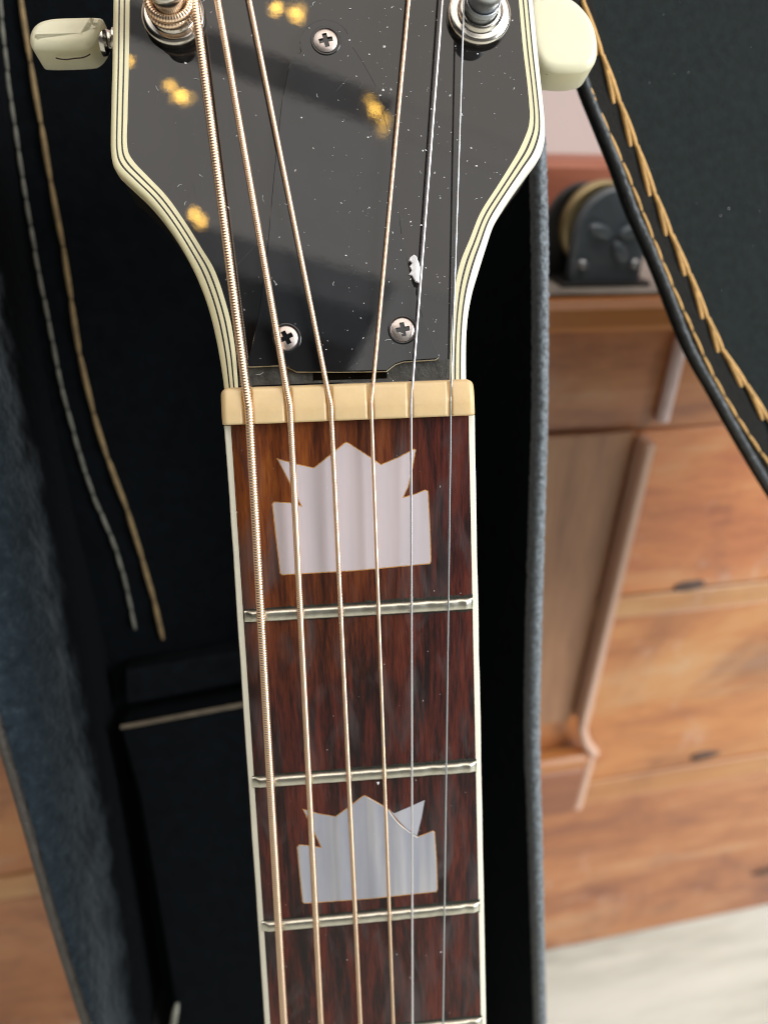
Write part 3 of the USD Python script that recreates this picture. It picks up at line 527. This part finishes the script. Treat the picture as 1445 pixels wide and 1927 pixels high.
# truss rod cover
b0_ = Polygon(np.vstack([li_, ri_[::-1]])).bounds
def arc(c, r, a0, a1, n): return [(c[0] + r * math.cos(math.radians(a)), c[1] - r * math.sin(math.radians(a))) for a in np.linspace(a0, a1, n)]
bell = arc((612, 84), 48, 200, 25, 14) + [(664, 88), (684, 118), (708, 162), (731, 249), (743, 342), (756, 440), (776, 532), (796, 598), (818, 650), (826, 667), (826, 671), (821, 675), (790, 677), (760, 679), (745, 684), (734, 692), (728, 697), (640, 698.5), (558, 698), (548, 693), (537, 687.5), (525, 686), (470, 688.5), (465, 688), (464, 683), (472, 660), (487, 590), (503, 470), (515, 330), (530, 190), (543, 128), (556, 98)]
bp = hpoly(bell, 1.2); HT = 1.3
bp = np.array(Polygon(bp).buffer(.25).buffer(-.25).exterior.coords)[:-1]
cov = obj('truss_rod_cover', H(slab(bp, .62, HT, .1, 2)), 'black_cover', gt, 30)
obj('cover_edge', H(slab(np.array(Polygon(bp).buffer(.05).exterior.coords)[:-1], .03, .62, .0)), 'cover_edge', cov)
for px, py, ang in ((613, 76, .2), (538.5, 635.5, .45), (757.5, 620, .12)):
    c = hp(px, py, HT); R_ = 2.05
    m = lathe([(R_ + .55, HT - .02), (R_ + .4, HT + .09), (R_ + .12, HT + .10), (R_ + .02, HT - .01)], 36); obj('screw_hole', H(move(m, c[0], c[1])), 'black_cover', cov, 50)
    cr = affinity.rotate(Polygon([(-.36, -1.15), (.36, -1.15), (.36, -.36), (1.15, -.36), (1.15, .36), (.36, .36), (.36, 1.15), (-.36, 1.15), (-.36, .36), (-1.15, .36), (-1.15, -.36), (-.36, -.36)]).buffer(-.05).buffer(.1), ang * 57.3, origin=(0, 0))
    disc = Point(0, 0).buffer(R_, 24); n = 60
    flat = trimesh.creation.extrude_polygon(disc.difference(cr), .5, engine='earcut'); flat.apply_translation([c[0], c[1], HT - .15])
    flat = flat.subdivide().subdivide().subdivide(); d = np.hypot(flat.vertices[:, 0] - c[0], flat.vertices[:, 1] - c[1]); top = flat.vertices[:, 2] > HT + .2
    v = flat.vertices.copy(); v[top, 2] -= .32 * (d[top] / R_) ** 3; flat = trimesh.Trimesh(v, flat.faces, process=False)
    sc = obj('screw', H(flat), 'screw_metal', cov, 35)
    obj('cross_slot', H(move(slab(np.array(disc.buffer(-.4).exterior.coords)[:-1], HT - .5, HT - .12), c[0], c[1])), 'hole_shade', sc)
sc_ = []
for k in range(34):
    x, y = random.uniform(b0_[0], b0_[2]), random.uniform(2, 72)
    if not Polygon(np.vstack([li_, ri_[::-1]])).buffer(-3).contains(Point(x, y)): continue
    a, L, bend = random.gauss(1.2, .7), random.uniform(1.5, 7), random.uniform(-1, 1); t = np.linspace(0, 1, 9)
    q = np.c_[x + L * t * math.cos(a) + bend * t * t, y + L * t * math.sin(a)]; h = np.array([HT if Polygon(bp).contains(Point(*v)) else 0 for v in q])
    if h.min() != h.max(): continue
    sc_.append(H(tube(np.c_[q, h + .002], .014, 4)))
obj('hairline_scratches', cat(*sc_), 'scratch', head, kind='stuff')
# the channel between cover and nut: worn lacquer and a flat black plate for the shaded rod slot
ch = [(452, 690), (846, 676), (847, 712), (450, 726)]
obj('worn_ledge', H(slab(hpoly(ch), .0, .05)), 'dirty_lacquer', gt)
obj('rod_slot', H(slab(hpoly([(589, 690), (728, 688), (728, 712), (589, 716)]), .06, .10)), 'hole_shade', gt)

# tuners
def chaikin(p): q = np.roll(p, -1, 0); return np.stack([p * .75 + q * .25, p * .25 + q * .75], 1).reshape(-1, 2)
def button_simplify(p): return np.array(Polygon(p).simplify(.12).exterior.coords)[:-1]
def tuner(cx, cy, rpx, button, bcracks, side):
    tn = thing('tuner', None, None, np.eye(3), (0, 0, 0), None, gt)
    c = hp(cx, cy, 1.6); R_ = abs(hp(cx + rpx, cy, 1.6)[0] - c[0])
    prof = [(R_, 0), (R_, .9), (R_ * .985, 1.25), (R_ * .93, 1.55), (R_ * .84, 1.72), (R_ * .74, 1.70), (R_ * .68, 1.9), (R_ * .66, 2.3), (R_ * .60, 2.5), (3.1, 2.5), (3.0, .2)]
    obj('bushing', H(move(lathe(prof, 64), c[0], c[1])), 'nickel', tn, 50)
    obj('post', H(move(lathe([(2.9, .3), (2.9, 2.4), (2.75, 3.4), (2.6, 4.6), (2.75, 6.4), (3.0, 7.6), (2.9, 8.6), (2.4, 9.0), (0, 9.1)], 40), c[0], c[1])), 'nickel' if side < 0 else 'thin_steel', tn, 50)
    # the string end wound on the post
    dia, pitch = (1.36, .47) if side < 0 else (.34, 0); turns = 2.6 if side < 0 else 3.4; r0 = 2.75 + dia / 2; n = int(turns * 2 * math.pi * r0 / (pitch / 4 if pitch else .35)); t = np.linspace(0, 1, n)
    a = (0 if side < 0 else math.pi) + (-1 if side < 0 else 1) * t * turns * 2 * math.pi
    rad = r0 + (.25 * np.sin(a * 1.5 + 1) if side < 0 else 0); pth = np.c_[c[0] + rad * np.cos(a), c[1] + rad * np.sin(a), 4.9 - (dia * .98 if side < 0 else .45) * turns * t * .62]
    amp = .08; rr_ = dia / 2 + (amp * (2 * np.sqrt(np.abs(np.sin(np.pi * np.arange(n) / 4 + .3))) - 1) if pitch else 0)
    obj('string_winding', H(tube(pth, rr_, 12)), 'bronze' if side < 0 else 'thin_steel', tn, 60)
    hb = -8.0; bp_ = hpoly(button, hb); bp_ = np.array(Polygon(bp_).buffer(.6).buffer(-.6).exterior.coords)[:-1]; bp_ = chaikin(chaikin(chaikin(np.array(button_simplify(bp_)))))
    bt = obj('button', H(slab(bp_, hb - 7.4, hb, 1.5, 6)), 'button_plastic', tn, 50)
    cc = np.array([hp(a_, b_, hb - 2.2 if k_ else hb - 2.2) for a_, b_, k_ in bcracks])
    obj('crack', H(tube(spline(cc, 20), .13, 6)), 'crack_dark', bt)
    x0, x1 = (hp(192, 76, hb - 4)[0], hp(235, 76, hb - 4)[0]) if side < 0 else (hp(1030, 60, hb - 4)[0], hp(985, 60, hb - 4)[0]); yy = hp(200, 78, hb - 4)[1] if side < 0 else hp(1010, 60, hb - 4)[1]
    sp = np.linspace([x0, yy, hb - 3.6], [x1, yy, hb - 3.6], 12); obj('shaft', H(tube(sp, np.interp(np.arange(12), [0, 2, 3, 5, 6, 11], [2.6, 2.5, 1.9, 1.7, 2.2, 2.2]), 16)), 'nickel', tn, 50)
tuner(325, 22, 61, [(51, 66), (56, 48), (68, 36), (84, 30), (104, 27), (145, 25), (185, 25), (193, 30), (193, 40), (188, 53), (180, 68), (170, 79), (157, 86), (110, 88), (66, 88), (55, 84)], [(105, 108, 0), (125, 111, 1), (140, 109, 0), (152, 108, 1), (170, 101, 1)], -1)
tuner(903, 20, 60, [(990, -20), (1040, -24), (1080, -8), (1100, 10), (1116, 32), (1127, 65), (1128, 98), (1121, 117), (1106, 128), (1070, 132), (1030, 128), (1012, 112), (1000, 80)], [(1020, 134, 0), (1032, 139, 0), (1050, 139, 1)], 1)

# ================================================================== dust and a white scrap
hs = Polygon(np.vstack([li_, ri_[::-1]])).buffer(-.6); parts = []; cv = Polygon(bp)
def flake(p, s, G=False):
    k = random.choice([3, 4, 5]); a = np.sort(rng.uniform(0, 2 * np.pi, k)); st_ = random.uniform(.4, 1); q = np.c_[np.cos(a) * s, np.sin(a) * s * st_]; ro = random.uniform(0, 6.3); q = q @ np.array([[math.cos(ro), -math.sin(ro)], [math.sin(ro), math.cos(ro)]])
    v = np.vstack([np.c_[q, np.zeros(k)], [[0, 0, s * .5]]]) + p; f = [[i, (i + 1) % k, k] for i in range(k)]
    m = trimesh.Trimesh(v, f, process=False); return m if G else H(m)
b0 = hs.bounds; n = 0
while n < 420:
    x, y = random.uniform(b0[0], b0[2]), random.uniform(b0[1], min(b0[3], 75))
    if not hs.contains(Point(x, y)) or random.random() > .35 + .65 * (x > 0): continue
    h = HT + .02 if cv.contains(Point(x, y)) else .02
    parts.append(flake([x, y, h], abs(random.gauss(.0, .11)) + .05)); n += 1
for k in range(70):
    y = random.uniform(-128, -3); x = random.uniform(xl(y) + 2, xr(y) - 1.5); parts.append(flake([x, y, .02], abs(random.gauss(0, .07)) + .04, True))
for px, py, s in ((446, 962, .35), (711, 1475, .4), (829, 915, .3), (754, 785, .25), (830, 1793, .25)):
    p = gp(px, py, .02); parts.append(flake(p, s, True))
for k in range(26):                               # short fibres
    x, y = random.uniform(b0[0], b0[2]), random.uniform(0, 70)
    if hs.contains(Point(x, y)):
        a = random.uniform(0, 6.3); L = random.uniform(.5, 1.4); h = (HT if cv.contains(Point(x, y)) else 0) + .04
        p = np.array([[x, y, h], [x + L * .5 * math.cos(a), y + L * .5 * math.sin(a), h + .04], [x + L * math.cos(a + .3), y + L * math.sin(a + .3), h]]); parts.append(H(tube(p, .03, 4)))
for k in range(120):
    a = random.randrange(N); u = random.random(); p = rim_l[a] * (1 - u) * (1 - u) + 2 * u * (1 - u) * mid0_l[a] + u * u * mid_l[a]; parts.append(flake(p + [0, 0, .9], abs(random.gauss(0, .10)) + .06, True))
p = gp(82, 1405, RZ - 6); parts.append(tube(spline([p + [0, -.9, 0], p, p + [-.4, .9, .2]], 6), [.2, .45, .5, .5, .4, .2], 6))
for k in range(26):
    q = lp(random.uniform(1150, 1445), random.uniform(0, 700)); 
    if q[0] > np.interp(-q[1], -le[:, 1], le[:, 0]) + 8: parts.append(L2g(flake(np.array([q[0], q[1], .1]), random.uniform(.06, .2), True)))
dm = cat(*parts); dm.vertices = dm.vertices @ GR.T + GT
tag(stage.GetPrimAtPath(obj('dust', dm, 'lint')), 'fine pale dust and lint scattered over the black headstock and fretboard', 'dust', kind='stuff')
sp_ = np.array([hp(a, b, HT)[:2] for a, b in [(772, 484), (779, 479), (785, 486), (789, 500), (791, 518), (788, 533), (781, 530), (775, 519), (769, 517), (774, 510), (770, 502), (775, 496), (769, 490)]])
m = slab(sp_, HT + .03, HT + .4, .15, 2); m = m.subdivide().subdivide(); m.vertices += nz(m.vertices, .5, .25, 9)[:, None] * np.array([1, 1, .8]); m = H(m); m.vertices = m.vertices @ GR.T + GT
tag(stage.GetPrimAtPath(obj('paper_scrap', m, 'white_scrap', '/World', 40)), 'tiny torn white scrap stuck on the black headstock cover', 'scrap')
print('floor', FLOOR, 'YC', YC, 'cam', CAM)
